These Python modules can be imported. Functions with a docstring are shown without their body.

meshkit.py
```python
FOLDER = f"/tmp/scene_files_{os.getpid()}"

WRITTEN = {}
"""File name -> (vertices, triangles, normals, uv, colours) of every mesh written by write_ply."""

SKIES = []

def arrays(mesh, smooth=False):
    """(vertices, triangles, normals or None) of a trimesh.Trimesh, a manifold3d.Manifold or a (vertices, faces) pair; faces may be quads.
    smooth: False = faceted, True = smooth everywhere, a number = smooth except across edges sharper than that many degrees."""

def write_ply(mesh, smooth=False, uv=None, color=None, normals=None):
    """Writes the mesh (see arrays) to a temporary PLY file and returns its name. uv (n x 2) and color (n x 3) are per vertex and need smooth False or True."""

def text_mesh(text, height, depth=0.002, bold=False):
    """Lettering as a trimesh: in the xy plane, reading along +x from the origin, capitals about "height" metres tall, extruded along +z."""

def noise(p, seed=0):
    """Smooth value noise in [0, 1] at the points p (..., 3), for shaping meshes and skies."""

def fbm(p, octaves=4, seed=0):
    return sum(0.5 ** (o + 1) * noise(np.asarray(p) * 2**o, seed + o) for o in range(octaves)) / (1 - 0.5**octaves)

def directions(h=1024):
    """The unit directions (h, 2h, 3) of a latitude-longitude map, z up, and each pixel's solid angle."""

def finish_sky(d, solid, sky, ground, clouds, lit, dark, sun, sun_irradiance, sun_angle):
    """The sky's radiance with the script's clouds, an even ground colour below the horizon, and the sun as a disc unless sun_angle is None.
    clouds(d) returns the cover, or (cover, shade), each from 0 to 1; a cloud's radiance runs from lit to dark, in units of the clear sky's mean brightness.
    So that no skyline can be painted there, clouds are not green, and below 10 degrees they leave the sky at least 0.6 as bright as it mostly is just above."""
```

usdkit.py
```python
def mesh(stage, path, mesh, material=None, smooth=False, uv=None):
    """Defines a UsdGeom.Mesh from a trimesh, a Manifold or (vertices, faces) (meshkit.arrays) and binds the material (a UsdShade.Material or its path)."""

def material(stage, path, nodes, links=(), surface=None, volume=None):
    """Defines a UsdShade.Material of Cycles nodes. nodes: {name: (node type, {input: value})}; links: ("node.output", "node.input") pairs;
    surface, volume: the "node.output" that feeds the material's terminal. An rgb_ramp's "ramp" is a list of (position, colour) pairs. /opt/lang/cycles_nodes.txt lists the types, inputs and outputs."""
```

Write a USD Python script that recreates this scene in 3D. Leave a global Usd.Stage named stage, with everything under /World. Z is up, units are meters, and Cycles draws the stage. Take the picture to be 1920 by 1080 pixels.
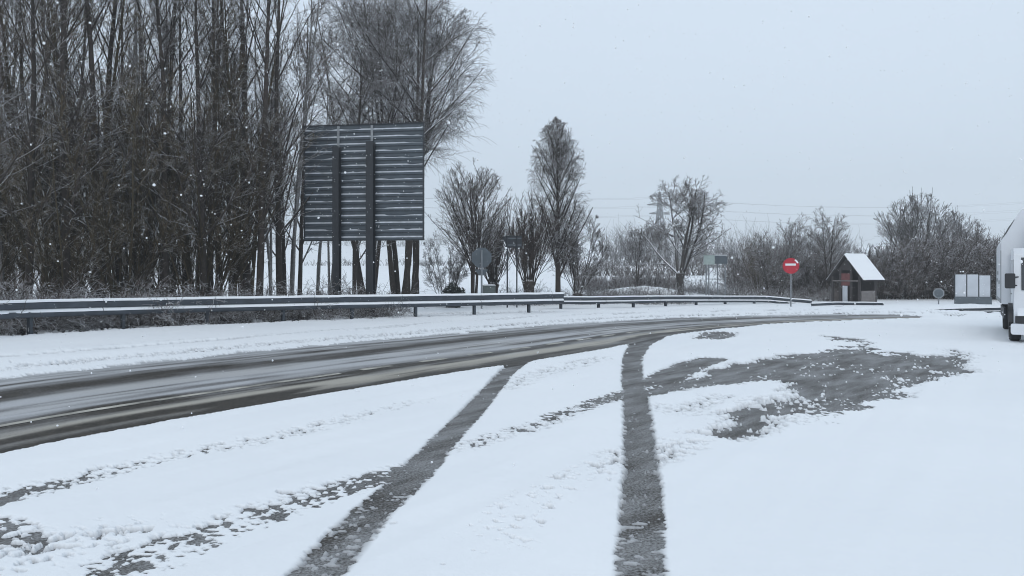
import math
import numpy as np
import trimesh
import shapely.geometry as sg
import usdkit
from meshkit import fbm, noise
from pxr import Gf, Usd, UsdGeom, UsdLux, UsdShade, Vt, Sdf

stage = Usd.Stage.CreateInMemory()
UsdGeom.SetStageUpAxis(stage, UsdGeom.Tokens.z)
UsdGeom.SetStageMetersPerUnit(stage, 1.0)
UsdGeom.Xform.Define(stage, '/World')
UsdGeom.Scope.Define(stage, '/World/Looks')
T = Sdf.ValueTypeNames

# ------------------------------------------------------------------ camera, sky, sun, exposure
EYE, FPX, HORIZON = 1.55, 1500.0, 515.0      # eye height (m), focal length in photo pixels, horizon row of the photo
cam = UsdGeom.Camera.Define(stage, '/World/camera')
cam.CreateHorizontalApertureAttr(36.0)
cam.CreateVerticalApertureAttr(20.25)
cam.CreateFocalLengthAttr(36.0 * FPX / 1920)
cam.CreateVerticalApertureOffsetAttr(-(540 - HORIZON) * 36.0 / 1920)
cam.AddTranslateOp().Set((0, 0, EYE))
cam.AddRotateXOp().Set(90.0)
cam.CreateFocusDistanceAttr(20.0)
cam.CreateFStopAttr(0.0)
cam.CreateClippingRangeAttr((0.05, 5000.0))
cam.CreateExposureAttr(0.42)

SUN_EL, SUN_ROT = math.radians(38), math.radians(200)
sky_mat = usdkit.material(stage, '/World/Looks/overcast_sky', {
    'sky': ('sky_texture', {'sky_type': 'single_scattering', 'sun_disc': False, 'sun_elevation': SUN_EL, 'sun_rotation': SUN_ROT, 'altitude': 100.0, 'air_density': 1.0, 'aerosol_density': 2.0}),
    'tc': ('texture_coordinate', {}),
    'nz': ('noise_texture', {'scale': 0.9, 'detail': 3.0, 'roughness': 0.45}),
    'rm': ('rgb_ramp', {'ramp': [(0.25, (5.0, 5.85, 6.78)), (0.75, (5.75, 6.6, 7.55))]}),
    'mx': ('mix', {'fac': 0.93}),
    'bg': ('background_shader', {'strength': 0.1})},
    [('tc.generated', 'nz.vector'), ('nz.fac', 'rm.fac'), ('sky.color', 'mx.color1'), ('rm.color', 'mx.color2'), ('mx.color', 'bg.color')],
    surface='bg.background')
dome = UsdLux.DomeLight.Define(stage, '/World/sky')
UsdShade.MaterialBindingAPI.Apply(dome.GetPrim()).Bind(sky_mat)
dome.GetPrim().SetCustomDataByKey('kind', 'structure')
dome.GetPrim().SetCustomDataByKey('label', 'pale blue grey overcast winter sky')
sun = UsdLux.DistantLight.Define(stage, '/World/sun')
sun.CreateIntensityAttr(0.13)
sun.CreateAngleAttr(25.0)
sun.CreateNormalizeAttr(True)
sun.CreateColorAttr((1.0, 0.97, 0.93))
sun.AddRotateZOp().Set(-math.degrees(SUN_ROT))
sun.AddRotateXOp().Set(-(90 - math.degrees(SUN_EL)))

# ------------------------------------------------------------------ helpers
used = {}


def numbered(name, parent='/World'):
    k = used.get((parent, name), 0)
    used[(parent, name)] = k + 1
    return name if k == 0 else f'{name}_{k:03d}'


def tag(p, label=None, cat=None, group=None, kind=None):
    p = p.GetPrim() if hasattr(p, 'GetPrim') else p
    for key, v in (('label', label), ('category', cat), ('group', group), ('kind', kind)):
        if v:
            p.SetCustomDataByKey(key, v)
    return p


def place(x, loc, rotz=0.0, scale=None):
    x.AddTranslateOp().Set(Gf.Vec3d(*map(float, loc)))
    x.AddRotateZOp().Set(float(rotz))
    if scale is not None:
        s = (scale,) * 3 if np.ndim(scale) == 0 else scale
        x.AddScaleOp().Set(Gf.Vec3f(*map(float, s)))


def thing(name, label, cat, loc=(0, 0, 0), rotz=0.0, scale=None, group=None, kind=None):
    x = UsdGeom.Xform.Define(stage, '/World/' + numbered(name))
    place(x, loc, rotz, scale)
    return tag(x, label, cat, group, kind)


def copy_of(src, name, label, cat, loc, rotz=0.0, scale=1.0, group=None):
    x = UsdGeom.Xform.Define(stage, '/World/' + numbered(name))
    place(x, loc, rotz, scale)
    p = x.GetPrim()
    p.GetReferences().AddInternalReference(src.GetPath())
    p.SetInstanceable(True)
    p.SetCustomDataByKey('group', group or '')
    return tag(p, label, cat, group)


def obj(name, mesh, mat, parent=None, smooth=False, label=None):
    root = str(parent.GetPath()) if parent is not None else '/World'
    m = usdkit.mesh(stage, root + '/' + numbered(name, root), mesh, mat, smooth=smooth)
    if label:
        tag(m, label)
    return m.GetPrim()


def attr(prim, name, values):
    pv = UsdGeom.PrimvarsAPI(prim).CreatePrimvar(name, T.FloatArray, 'vertex')
    pv.Set(Vt.FloatArray.FromNumpy(np.asarray(values, np.float32)))


def bx(x0, x1, y0, y1, z0, z1):
    m = trimesh.creation.box((x1 - x0, y1 - y0, z1 - z0))
    m.apply_translation(((x0 + x1) / 2, (y0 + y1) / 2, (z0 + z1) / 2))
    return m


def join(*ms):
    return trimesh.util.concatenate([m for m in ms if m is not None])


def cyl(p, q, r, n=10):
    return trimesh.creation.cylinder(r, segment=[p, q], sections=n)


def prism(pts, depth, axis='y', at0=0.0, bevel=0.0):
    """extrudes a 2-D outline; axis y: outline in (x, z), thickness along y; axis x: outline in (y, z); axis z: outline in (x, y)"""
    poly = sg.Polygon(pts)
    if bevel:
        poly = poly.buffer(-bevel, join_style=1).buffer(bevel, join_style=1, quad_segs=3)
    m = trimesh.creation.extrude_polygon(poly, depth, engine='earcut')
    v = np.array(m.vertices)
    if axis == 'y':
        v = np.stack([v[:, 0], v[:, 2] + at0, v[:, 1]], 1)
        f = m.faces[:, ::-1]
    elif axis == 'x':
        v = np.stack([v[:, 2] + at0, v[:, 0], v[:, 1]], 1)
        f = m.faces
    else:
        v = v + [0, 0, at0]
        f = m.faces
    return trimesh.Trimesh(v, f, process=False)


def at(u, v, z=0.0):
    """the point at height z seen at row v, column u of the photograph: how the site was surveyed"""
    d = FPX * (EYE - z) / (v - HORIZON)
    return np.array([(u - 960) * d / FPX, d])


def ray(u, d):
    return np.array([(u - 960) * d / FPX, d])


def sstep(a, b, x):
    t = np.clip((np.asarray(x, float) - a) / (b - a), 0, 1)
    return t * t * (3 - 2 * t)


def p2(x, y, sx=1.0, sy=1.0, seed=0, octaves=4):
    return fbm(np.stack([np.asarray(x) * sx, np.asarray(y) * sy, np.zeros_like(x) + seed * 7.3], -1), octaves, seed)


def polyline(pts, step):
    pts = np.asarray(pts, float)
    seg = np.r_[0, np.cumsum(np.linalg.norm(np.diff(pts, axis=0), axis=1))]
    s = np.linspace(0, seg[-1], max(2, int(seg[-1] / step)))
    # Catmull-like smoothing by averaging a dense linear resample
    d = np.stack([np.interp(s, seg, pts[:, k]) for k in range(pts.shape[1])], 1)
    w = max(1, int(len(d) / (len(pts) * 2.5)))
    for _ in range(2):
        pad = np.vstack([np.repeat(d[:1], w, 0) * 2 - d[w:0:-1], d, np.repeat(d[-1:], w, 0) * 2 - d[-2:-w - 2:-1]])
        k = np.ones(2 * w + 1) / (2 * w + 1)
        d = np.stack([np.convolve(pad[:, j], k, 'valid') for j in range(d.shape[1])], 1)
    return d


def dist_line(x, y, pts, vals=None):
    """distance of each point to a polyline, and the value interpolated along it"""
    best = np.full(x.shape, 1e9)
    got = np.zeros(x.shape)
    for i in range(len(pts) - 1):
        a, b = pts[i], pts[i + 1]
        ab = b - a
        t = np.clip(((x - a[0]) * ab[0] + (y - a[1]) * ab[1]) / max(ab @ ab, 1e-9), 0, 1)
        d = np.hypot(x - a[0] - t * ab[0], y - a[1] - t * ab[1])
        m = d < best
        best = np.where(m, d, best)
        if vals is not None:
            got = np.where(m, vals[i] * (1 - t) + vals[i + 1] * t, got)
    return best, got


def inside(x, y, pts):
    r = np.zeros(x.shape, bool)
    n = len(pts)
    for i in range(n):
        (x0, y0), (x1, y1) = pts[i], pts[(i + 1) % n]
        if y0 == y1:
            continue
        c = ((y0 > y) != (y1 > y)) & (x < (x1 - x0) * (y - y0) / (y1 - y0) + x0)
        r ^= c
    return r


def signed(x, y, pts):
    d, _ = dist_line(x, y, np.vstack([pts, pts[:1]]))
    return np.where(inside(x, y, pts), d, -d)


def grid_faces(n, m, wrap=False):
    i, j = np.meshgrid(np.arange(n - 1), np.arange(m if wrap else m - 1), indexing='ij')
    a, b = i * m + j, i * m + (j + 1) % m
    return np.stack([a, b, b + m, a + m], -1).reshape(-1, 4)


# ------------------------------------------------------------------ materials
def mat(name, nodes, links, surface='p.BSDF', volume=None):
    return usdkit.material(stage, '/World/Looks/' + name, nodes, links, surface=surface, volume=volume)


def plain(name, c, rough=0.5, metal=0.0, var=0.25, scale=6.0, bump=0.0, spec=0.5):
    c = np.array(c)
    n = {'g': ('texture_coordinate', {}),
         'n': ('noise_texture', {'scale': scale, 'detail': 5.0, 'roughness': 0.6}),
         'r': ('rgb_ramp', {'ramp': [(0.3, tuple(c * (1 - var))), (0.7, tuple(c * (1 + var)))]}),
         'p': ('principled_bsdf', {'roughness': rough, 'metallic': metal, 'specular_ior_level': spec})}
    l = [('g.object', 'n.vector'), ('n.fac', 'r.fac'), ('r.color', 'p.base_color')]
    if bump:
        n['b'] = ('bump', {'strength': bump, 'distance': 0.01})
        l += [('n.fac', 'b.height'), ('b.normal', 'p.normal')]
    return mat(name, n, l)


SNOW = mat('snow', {
    'g': ('geometry', {}),
    'n1': ('noise_texture', {'scale': 0.35, 'detail': 4.0, 'roughness': 0.55}),
    'n2': ('noise_texture', {'scale': 45.0, 'detail': 4.0, 'roughness': 0.65}),
    'r': ('rgb_ramp', {'ramp': [(0.3, (0.80, 0.818, 0.838)), (0.7, (0.845, 0.858, 0.872))]}),
    'a': ('attribute', {'attribute': 'slush'}),
    'mx': ('mix', {'color2': (0.27, 0.272, 0.28)}),
    'b': ('bump', {'strength': 0.3, 'distance': 0.008}),
    'p': ('principled_bsdf', {'roughness': 0.65, 'specular_ior_level': 0.25})},
    [('g.position', 'n1.vector'), ('g.position', 'n2.vector'), ('n1.fac', 'r.fac'), ('r.color', 'mx.color1'), ('a.fac', 'mx.fac'), ('mx.color', 'p.base_color'), ('n2.fac', 'b.height'), ('b.normal', 'p.normal')])

ASPHALT = mat('wet_asphalt_with_slush', {
    'g': ('geometry', {}),
    'mp': ('mapping', {'mapping_type': 'texture', 'rotation': (0.0, 0.0, 0.92), 'scale': (1.1, 0.28, 1.0)}),
    'n1': ('noise_texture', {'scale': 1.0, 'detail': 6.0, 'roughness': 0.65}),
    'n2': ('noise_texture', {'scale': 55.0, 'detail': 3.0, 'roughness': 0.75}),
    'n3': ('noise_texture', {'scale': 9.0, 'detail': 5.0, 'roughness': 0.7}),
    'c1': ('rgb_ramp', {'ramp': [(0.35, (0.026, 0.023, 0.020)), (0.65, (0.070, 0.062, 0.054))]}),
    'ad': ('math', {'math_type': 'multiply_add', 'value2': 0.7, 'value3': 0.0}),
    'ad2': ('math', {'math_type': 'add'}),
    'c2': ('rgb_ramp', {'ramp': [(0.72, (0, 0, 0)), (0.98, (0.6, 0.6, 0.6))]}),
    'mx': ('mix', {'color2': (0.42, 0.43, 0.44)}),
    'b': ('bump', {'strength': 0.15, 'distance': 0.006}),
    'p': ('principled_bsdf', {'roughness': 0.65, 'specular_ior_level': 0.16})},
    [('g.position', 'mp.vector'), ('mp.vector', 'n1.vector'), ('g.position', 'n2.vector'), ('g.position', 'n3.vector'), ('n3.fac', 'c1.fac'),
     ('n1.fac', 'ad.value1'), ('ad.value', 'ad2.value1'), ('n2.fac', 'ad2.value2'), ('ad2.value', 'c2.fac'), ('c2.color', 'mx.fac'),
     ('c1.color', 'mx.color1'), ('mx.color', 'p.base_color'), ('n2.fac', 'b.height'), ('b.normal', 'p.normal')])

ROAD = mat('slushy_road', {
    'g': ('geometry', {}),
    'n2': ('noise_texture', {'scale': 30.0, 'detail': 4.0, 'roughness': 0.7}),
    'n3': ('noise_texture', {'scale': 6.0, 'detail': 4.0, 'roughness': 0.6}),
    'c1': ('rgb_ramp', {'ramp': [(0.35, (0.028, 0.025, 0.021)), (0.65, (0.054, 0.047, 0.039))]}),
    'a': ('attribute', {'attribute': 'slush'}),
    't': ('attribute', {'attribute': 'grit'}),
    'nm': ('math', {'math_type': 'multiply_add', 'value2': 0.6, 'value3': -0.3}),
    'sum': ('math', {'math_type': 'add', 'use_clamp': True}),
    'sc': ('mix', {'color1': (0.43, 0.437, 0.45), 'color2': (0.385, 0.362, 0.315)}),
    'mx': ('mix', {}),
    'b': ('bump', {'strength': 0.15, 'distance': 0.008}),
    'p': ('principled_bsdf', {'roughness': 0.55, 'specular_ior_level': 0.18})},
    [('g.position', 'n2.vector'), ('g.position', 'n3.vector'), ('n3.fac', 'c1.fac'), ('n2.fac', 'nm.value1'), ('nm.value', 'sum.value1'), ('a.fac', 'sum.value2'),
     ('t.fac', 'sc.fac'), ('sc.color', 'mx.color2'), ('c1.color', 'mx.color1'), ('sum.value', 'mx.fac'), ('mx.color', 'p.base_color'), ('n2.fac', 'b.height'), ('b.normal', 'p.normal')])

OLD_SNOW = plain('thin_frozen_snow', (0.48, 0.51, 0.55), 0.6, var=0.25, scale=5)
PAINT_LINE = plain('worn_white_line', (0.34, 0.325, 0.285), 0.6, var=0.7, scale=2.2)
VERGE = plain('winter_grass_soil', (0.085, 0.075, 0.062), 0.9, var=0.5, scale=12, bump=0.6)
STEEL = plain('galvanised_steel', (0.23, 0.245, 0.26), 0.45, 0.35, var=0.22, scale=3.5)
BEAM_STEEL = plain('weathered_guardrail_steel', (0.045, 0.055, 0.068), 0.55, 0.15, var=0.3, scale=2.5)
STEEL_DARK = plain('weathered_dark_steel', (0.022, 0.026, 0.032), 0.55, 0.2, var=0.3, scale=5)
SIGN_BACK = plain('grey_aluminium_channel', (0.06, 0.075, 0.09), 0.42, 0.3, var=0.18, scale=2.5)
SIGN_GREY = plain('grey_sign_back', (0.095, 0.115, 0.13), 0.5, 0.2, var=0.15, scale=3)
CABINET = plain('grey_green_cabinet', (0.10, 0.12, 0.115), 0.6, var=0.2)
RED = plain('red_sign_paint', (0.42, 0.012, 0.03), 0.4, var=0.12)
WHITE = plain('white_paint', (0.72, 0.73, 0.74), 0.35, var=0.06, scale=2)
PALE_GREEN = plain('pale_green_panel', (0.42, 0.50, 0.47), 0.5, var=0.1)
GREY_PANEL = plain('pale_grey_panel', (0.50, 0.53, 0.57), 0.5, var=0.08, scale=1.5)
WOOD_DARK = plain('dark_wet_timber', (0.045, 0.04, 0.04), 0.8, var=0.35, scale=14, bump=0.4)
WOOD_RED = plain('red_brown_board', (0.15, 0.052, 0.05), 0.7, var=0.25, scale=10)
BOARD = plain('weathered_wall_board', (0.17, 0.155, 0.15), 0.8, var=0.3, scale=10)
VAN_WHITE = plain('van_white_paint', (0.66, 0.68, 0.71), 0.3, var=0.05, scale=1.2)
BLACK = plain('black_plastic', (0.016, 0.017, 0.02), 0.45, var=0.2)
RUBBER = plain('tyre_rubber', (0.02, 0.02, 0.021), 0.8, var=0.2)
GLASS = mat('vehicle_glass', {'p': ('principled_bsdf', {'base_color': (0.02, 0.025, 0.03), 'roughness': 0.06, 'coat_weight': 0.6})}, [])
LAMP = mat('lamp_lens', {'p': ('principled_bsdf', {'base_color': (0.75, 0.77, 0.8), 'roughness': 0.08, 'coat_weight': 1.0})}, [])


def bark(name, c, snow=0.5, low=0.45, tint=0.3):
    """bark with snow lying on the upward faces"""
    c = np.array(c)
    return mat(name, {
        'g': ('geometry', {}), 'tc': ('texture_coordinate', {}), 'oi': ('object_info', {}),
        'x': ('separate_xyz', {}),
        'n': ('noise_texture', {'scale': 2.2, 'detail': 3.0, 'roughness': 0.6}),
        'n2': ('noise_texture', {'scale': 9.0, 'detail': 4.0, 'roughness': 0.7}),
        'mr': ('map_range', {'from_min': low, 'from_max': low + 0.3, 'to_min': 0.0, 'to_max': 1.0, 'clamp': True}),
        'nr': ('map_range', {'from_min': 0.62 - 0.35 * snow, 'from_max': 0.70 - 0.35 * snow, 'to_min': 0.0, 'to_max': 1.0, 'clamp': True}),
        'mu': ('math', {'math_type': 'multiply'}),
        'r': ('rgb_ramp', {'ramp': [(0.3, tuple(c * 0.6)), (0.7, tuple(c * 1.4))]}),
        'v': ('map_range', {'from_min': 0.0, 'from_max': 1.0, 'to_min': 1 - tint, 'to_max': 1 + tint}),
        'h': ('hsv', {}),
        'mx': ('mix', {'color2': (0.80, 0.82, 0.85)}),
        'p': ('principled_bsdf', {'roughness': 0.85, 'specular_ior_level': 0.2})},
        [('g.normal', 'x.vector'), ('x.z', 'mr.value'), ('tc.object', 'n.vector'), ('n.fac', 'nr.value'), ('mr.result', 'mu.value1'), ('nr.result', 'mu.value2'),
         ('tc.object', 'n2.vector'), ('n2.fac', 'r.fac'), ('oi.random', 'v.value'), ('v.result', 'h.value'), ('r.color', 'h.color'),
         ('h.color', 'mx.color1'), ('mu.value', 'mx.fac'), ('mx.color', 'p.base_color')])


BARK = bark('bark_grey_brown', (0.046, 0.038, 0.033), 0.85)
BARK_OLIVE = bark('bark_olive_brown', (0.056, 0.045, 0.028), 0.8)
TWIG = bark('twig_grey_brown', (0.085, 0.072, 0.064), 0.9, 0.35)
TWIG_OLIVE = bark('twig_olive_brown', (0.100, 0.075, 0.042), 0.8, 0.42)
TWIG_RED = bark('twig_red_brown', (0.095, 0.072, 0.062), 0.9, 0.35)
BARK_LIGHT = bark('bark_pale_grey', (0.20, 0.195, 0.19), 0.8)
BARK_SNOWY = bark('bark_with_snow', (0.075, 0.07, 0.066), 1.0, 0.2)
TWIG_SNOWY = bark('twig_with_snow', (0.10, 0.093, 0.088), 1.0, 0.25)
LEAF = mat('evergreen_leaf', {
    'oi': ('geometry', {}), 'r': ('rgb_ramp', {'ramp': [(0.0, (0.022, 0.030, 0.022)), (0.8, (0.05, 0.062, 0.045)), (0.93, (0.07, 0.08, 0.06)), (0.96, (0.7, 0.72, 0.75))]}),
    'p': ('principled_bsdf', {'roughness': 0.6})}, [('oi.random_per_island', 'r.fac'), ('r.color', 'p.base_color')])

# ------------------------------------------------------------------ terrain
RAIL_PX = [(-420, 700), (-200, 662), (6, 632), (320, 615), (640, 602), (860, 594.5), (1055, 588.5)]
RAIL1 = np.array([at(*p) for p in RAIL_PX])


def terrain(x, y):
    x, y = np.asarray(x, float), np.asarray(y, float)
    z = 0.028 * np.clip(y - 44, 0, 110) + 0.062 * np.clip(y - 154, 0, 210) * sstep(150, 230, y)
    z = z + sstep(40, 90, y) * (p2(x, y, 0.02, 0.02, 3, 3) - 0.5) * 1.6
    z = z + sstep(120, 300, y) * (p2(x, y, 0.006, 0.006, 5, 3) - 0.5) * 9.0 * sstep(100, 400, y)
    # snow bank behind the second rail
    z = z + 0.75 * np.exp(-(((x - 7.5) / 4.0) ** 2 + ((y - 46) / 3.0) ** 2)) * (0.7 + 0.6 * p2(x, y, 0.9, 0.9, 9, 3))
    return z


# near and far edges of the carriageway
NEAR_PX = [(-700, 1130), (-300, 935), (6, 850), (200, 816), (400, 780), (700, 727), (950, 686), (1160, 649), (1230, 633), (1350, 617), (1500, 605), (1620, 599.5), (1745, 595.5)]
FAR_PX = [(-700, 830), (-300, 752), (6, 706), (150, 692), (300, 677), (560, 650), (800, 630), (950, 616), (1100, 604), (1250, 596.5), (1400, 592), (1560, 589.5), (1745, 588.5)]
NE = polyline([at(*p) for p in NEAR_PX], 0.06)
FE = polyline([at(*p) for p in FAR_PX], 0.06)
NS = 620
NE = np.stack([np.interp(np.linspace(0, 1, NS), np.linspace(0, 1, len(NE)), NE[:, k]) for k in (0, 1)], 1)
FE = np.stack([np.interp(np.linspace(0, 1, NS), np.linspace(0, 1, len(FE)), FE[:, k]) for k in (0, 1)], 1)
ROAD_POLY = np.vstack([NE[::12], FE[::-12]])

sheet = np.array([[-60, -8], [60, -8], [60, 34], [-60, 34]], float)
v = np.c_[sheet, np.zeros(4)]
tag(obj('car_park', (v, np.array([[0, 1, 2, 3]])), ASPHALT), 'slushy grey asphalt of the car park showing through the snow', kind='structure')

NA = 84
aa = np.linspace(-0.03, 1.03, NA)
RX = NE[:, None, :] * (1 - aa)[None, :, None] + FE[:, None, :] * aa[None, :, None]
ss = np.r_[0, np.cumsum(np.linalg.norm(np.diff((NE + FE) / 2, axis=0), axis=1))]
S, A = np.meshgrid(ss, aa, indexing='ij')
prof = np.interp(aa, [0, .06, .12, .18, .25, .28, .34, .45, .56, .62, .68, .74, .80, .90, 1.0],
                 [.02, .06, .14, .22, .10, .20, .66, .76, .66, .18, .08, .30, .55, .68, .9])[None, :]
wob = (p2(S, A, 0.11, 1.0, 21, 2) - 0.5) * 0.10
profS = np.interp((A + wob).ravel(), aa, prof[0]).reshape(A.shape)
zn = lambda q: (q - q.mean()) / q.std()
streak = zn(p2(S, A, 0.30, 24, 22, 4))
blot = zn(p2(S, A, 1.6, 14, 23, 4))
slush = profS * 1.15 * (1 + 0.30 * streak) - 0.05 + 0.07 * streak + 0.05 * blot
mid_s = ss[int(NS * 0.62)]
slush = slush + 0.08 * sstep(14, 30, S) * streak
tanw = np.exp(-((A - 0.15) / 0.075) ** 2) * (0.25 + 0.75 * sstep(.42, .62, p2(S, A, 0.16, 3, 24, 3)))
slush = np.clip(slush + 0.95 * tanw * sstep(-1.0, .5, streak), 0, 1)
grit = np.clip(1.3 * tanw + 0.5 * (1 - A) * sstep(.4, .7, p2(S, A, 0.3, 9, 25, 3)), 0, 1)
v = np.concatenate([RX, np.full(RX.shape[:2] + (1,), 0.006)], -1).reshape(-1, 3)
road = obj('road', (v, grid_faces(NS, NA)), ROAD, smooth=True)
attr(road, 'slush', slush.ravel())
attr(road, 'grit', grit.ravel())
tag(road, 'wet slushy road curving away to the right', kind='structure')


def strip(a0, a1, i0, i1, z):
    idx = np.arange(i0, i1 + 1)
    p = NE[idx] * (1 - a0) + FE[idx] * a0
    q = NE[idx] * (1 - a1) + FE[idx] * a1
    vv = np.stack([np.c_[p, np.full(len(p), z)], np.c_[q, np.full(len(p), z)]], 1).reshape(-1, 3)
    return vv, grid_faces(len(idx), 2)


mk = thing('road_marking', 'worn white line painted along the slushy road', 'road marking', kind='structure')
cols = 960 + FPX * (NE[:, 0] * .75 + FE[:, 0] * .25) / (NE[:, 1] * .75 + FE[:, 1] * .25)
i_end = int(np.searchsorted(cols, 640))
obj('line', strip(0.255, 0.278, 4, i_end, 0.011), PAINT_LINE, mk)
s0, s_stop = ss[i_end] + 0.5, ss[int(np.searchsorted(cols, 1180))]
while s0 < s_stop:
    a, b = int(np.searchsorted(ss, s0)), int(np.searchsorted(ss, s0 + 0.75))
    if b > a:
        obj('dash', strip(0.262, 0.292, a, b, 0.011), PAINT_LINE, mk)
    s0 += 1.45

v0 = np.array([at(-420, 720), at(6, 640), at(640, 606), at(1055, 592), at(1500, 580), at(1500, 574), at(1055, 577), at(640, 586), at(6, 606), at(-420, 655)])
vz = np.c_[v0, np.full(len(v0), 0.004)]
pm = trimesh.creation.triangulate_polygon(sg.Polygon(v0), engine='earcut')
tag(obj('verge', (np.c_[pm[0], np.full(len(pm[0]), 0.004)], pm[1]), VERGE), 'brown winter grass of the verge under the guardrails', kind='structure')

# ------------------------------------------------------------------ the snow, one sheet to the horizon
th_d = np.radians(37.5)
ang = np.r_[np.linspace(-math.pi, -th_d, 26)[:-1], np.linspace(-th_d, th_d, 900), np.linspace(th_d, math.pi, 26)[1:-1]]
inv = np.linspace(1 / 3.4, 1 / 46.0, 560)
rad = np.r_[[0.4, 1.0, 1.8, 2.6], 1 / inv, np.geomspace(47.5, 560, 64)]
R, TH = np.meshgrid(rad, ang, indexing='ij')
GX, GY = R * np.sin(TH), R * np.cos(TH)
SZ = terrain(GX, GY)
dense = (R < 47) & (R > 3.0) & (np.abs(TH) < th_d + 0.01)
X, Y = GX[dense], GY[dense]
road_dir = np.array([0.53, 0.85])
along, across = X * road_dir[0] + Y * road_dir[1], X * road_dir[1] - Y * road_dir[0]
soft = p2(along, across, 0.12, 1.3, 31, 4) - 0.5          # drifted ripples lying along the drive
mid = p2(X, Y, 1.7, 1.7, 32, 4)
fine = p2(X, Y, 9, 9, 33, 4)
grain = p2(X, Y, 28, 28, 34, 3)
speck = 0.55 * fine + 0.45 * grain
zf, zg, zm = zn(fine), zn(grain), zn(mid)
nz = 0.34 * zf + 0.78 * zg + 0.22 * zm
bare = np.full(X.shape, -1.0)
rut = np.zeros(X.shape)


deep = np.zeros(X.shape)


def stroke(px, hw, strength, amp=1.0, edge=0.5, wheel=False):
    """a wheel track: a line of photo points, its half width (m) and how bare it is along its length"""
    global bare
    pts = np.array([at(*p[:2]) for p in px])
    n = max(8, len(px) * 5)
    t0 = np.linspace(0, 1, len(pts))
    t1 = np.linspace(0, 1, n)
    line = np.stack([np.interp(t1, t0, pts[:, k]) for k in (0, 1)], 1)
    hwv = np.interp(t1, np.linspace(0, 1, np.size(hw)), np.atleast_1d(hw))
    st = np.interp(t1, np.linspace(0, 1, np.size(strength)), np.atleast_1d(strength))
    near = (X > line[:, 0].min() - 1) & (X < line[:, 0].max() + 1) & (Y > line[:, 1].min() - 1) & (Y < line[:, 1].max() + 1)
    d, w = dist_line(X[near], Y[near], line, hwv)
    _, s = dist_line(X[near], Y[near], line, st)
    w = w * (1.0 if wheel else 1.45)
    prof = 1 - sstep(1 - edge, 1 + edge, d / w)
    val = prof * s * 1.6 - 0.8 + 0.42 * amp * nz[near] * np.sqrt(prof)
    bare[near] = np.maximum(bare[near], np.where(d < w * 2.2, val, -1))
    if wheel:
        deep[near] = np.maximum(deep[near], 1 - sstep(.75, 1.25, d / w))
    rut[near] = np.maximum(rut[near], (1 - sstep(0.6, 1.9, d / w)) * np.minimum(1, s * 1.4))


# the two deep wheel tracks
stroke([(530, 1140), (596, 1080), (640, 1028), (698, 962), (772, 897), (828, 831), (892, 766), (949, 700), (985, 672), (1010, 655)],
       [.15, .15, .145, .145, .14, .135, .13, .13, .17, .2], [.72, .76, .82, .9, .95, 1.0, 1.05, 1.05, 1.1, 1.2], 1.1, 0.45, True)
stroke([(1199, 1140), (1202, 1080), (1200, 1041), (1203, 970), (1203, 897), (1200, 850), (1197, 801), (1192, 752), (1185, 704), (1186, 670), (1200, 645), (1232, 628)],
       [.13, .13, .13, .135, .135, .14, .145, .15, .155, .17, .22, .3], [.72, .74, .80, .9, .95, 1.0, 1.0, 1.05, 1.05, 1.1, 1.15, 1.2], 1.1, 0.45, True)
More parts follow.
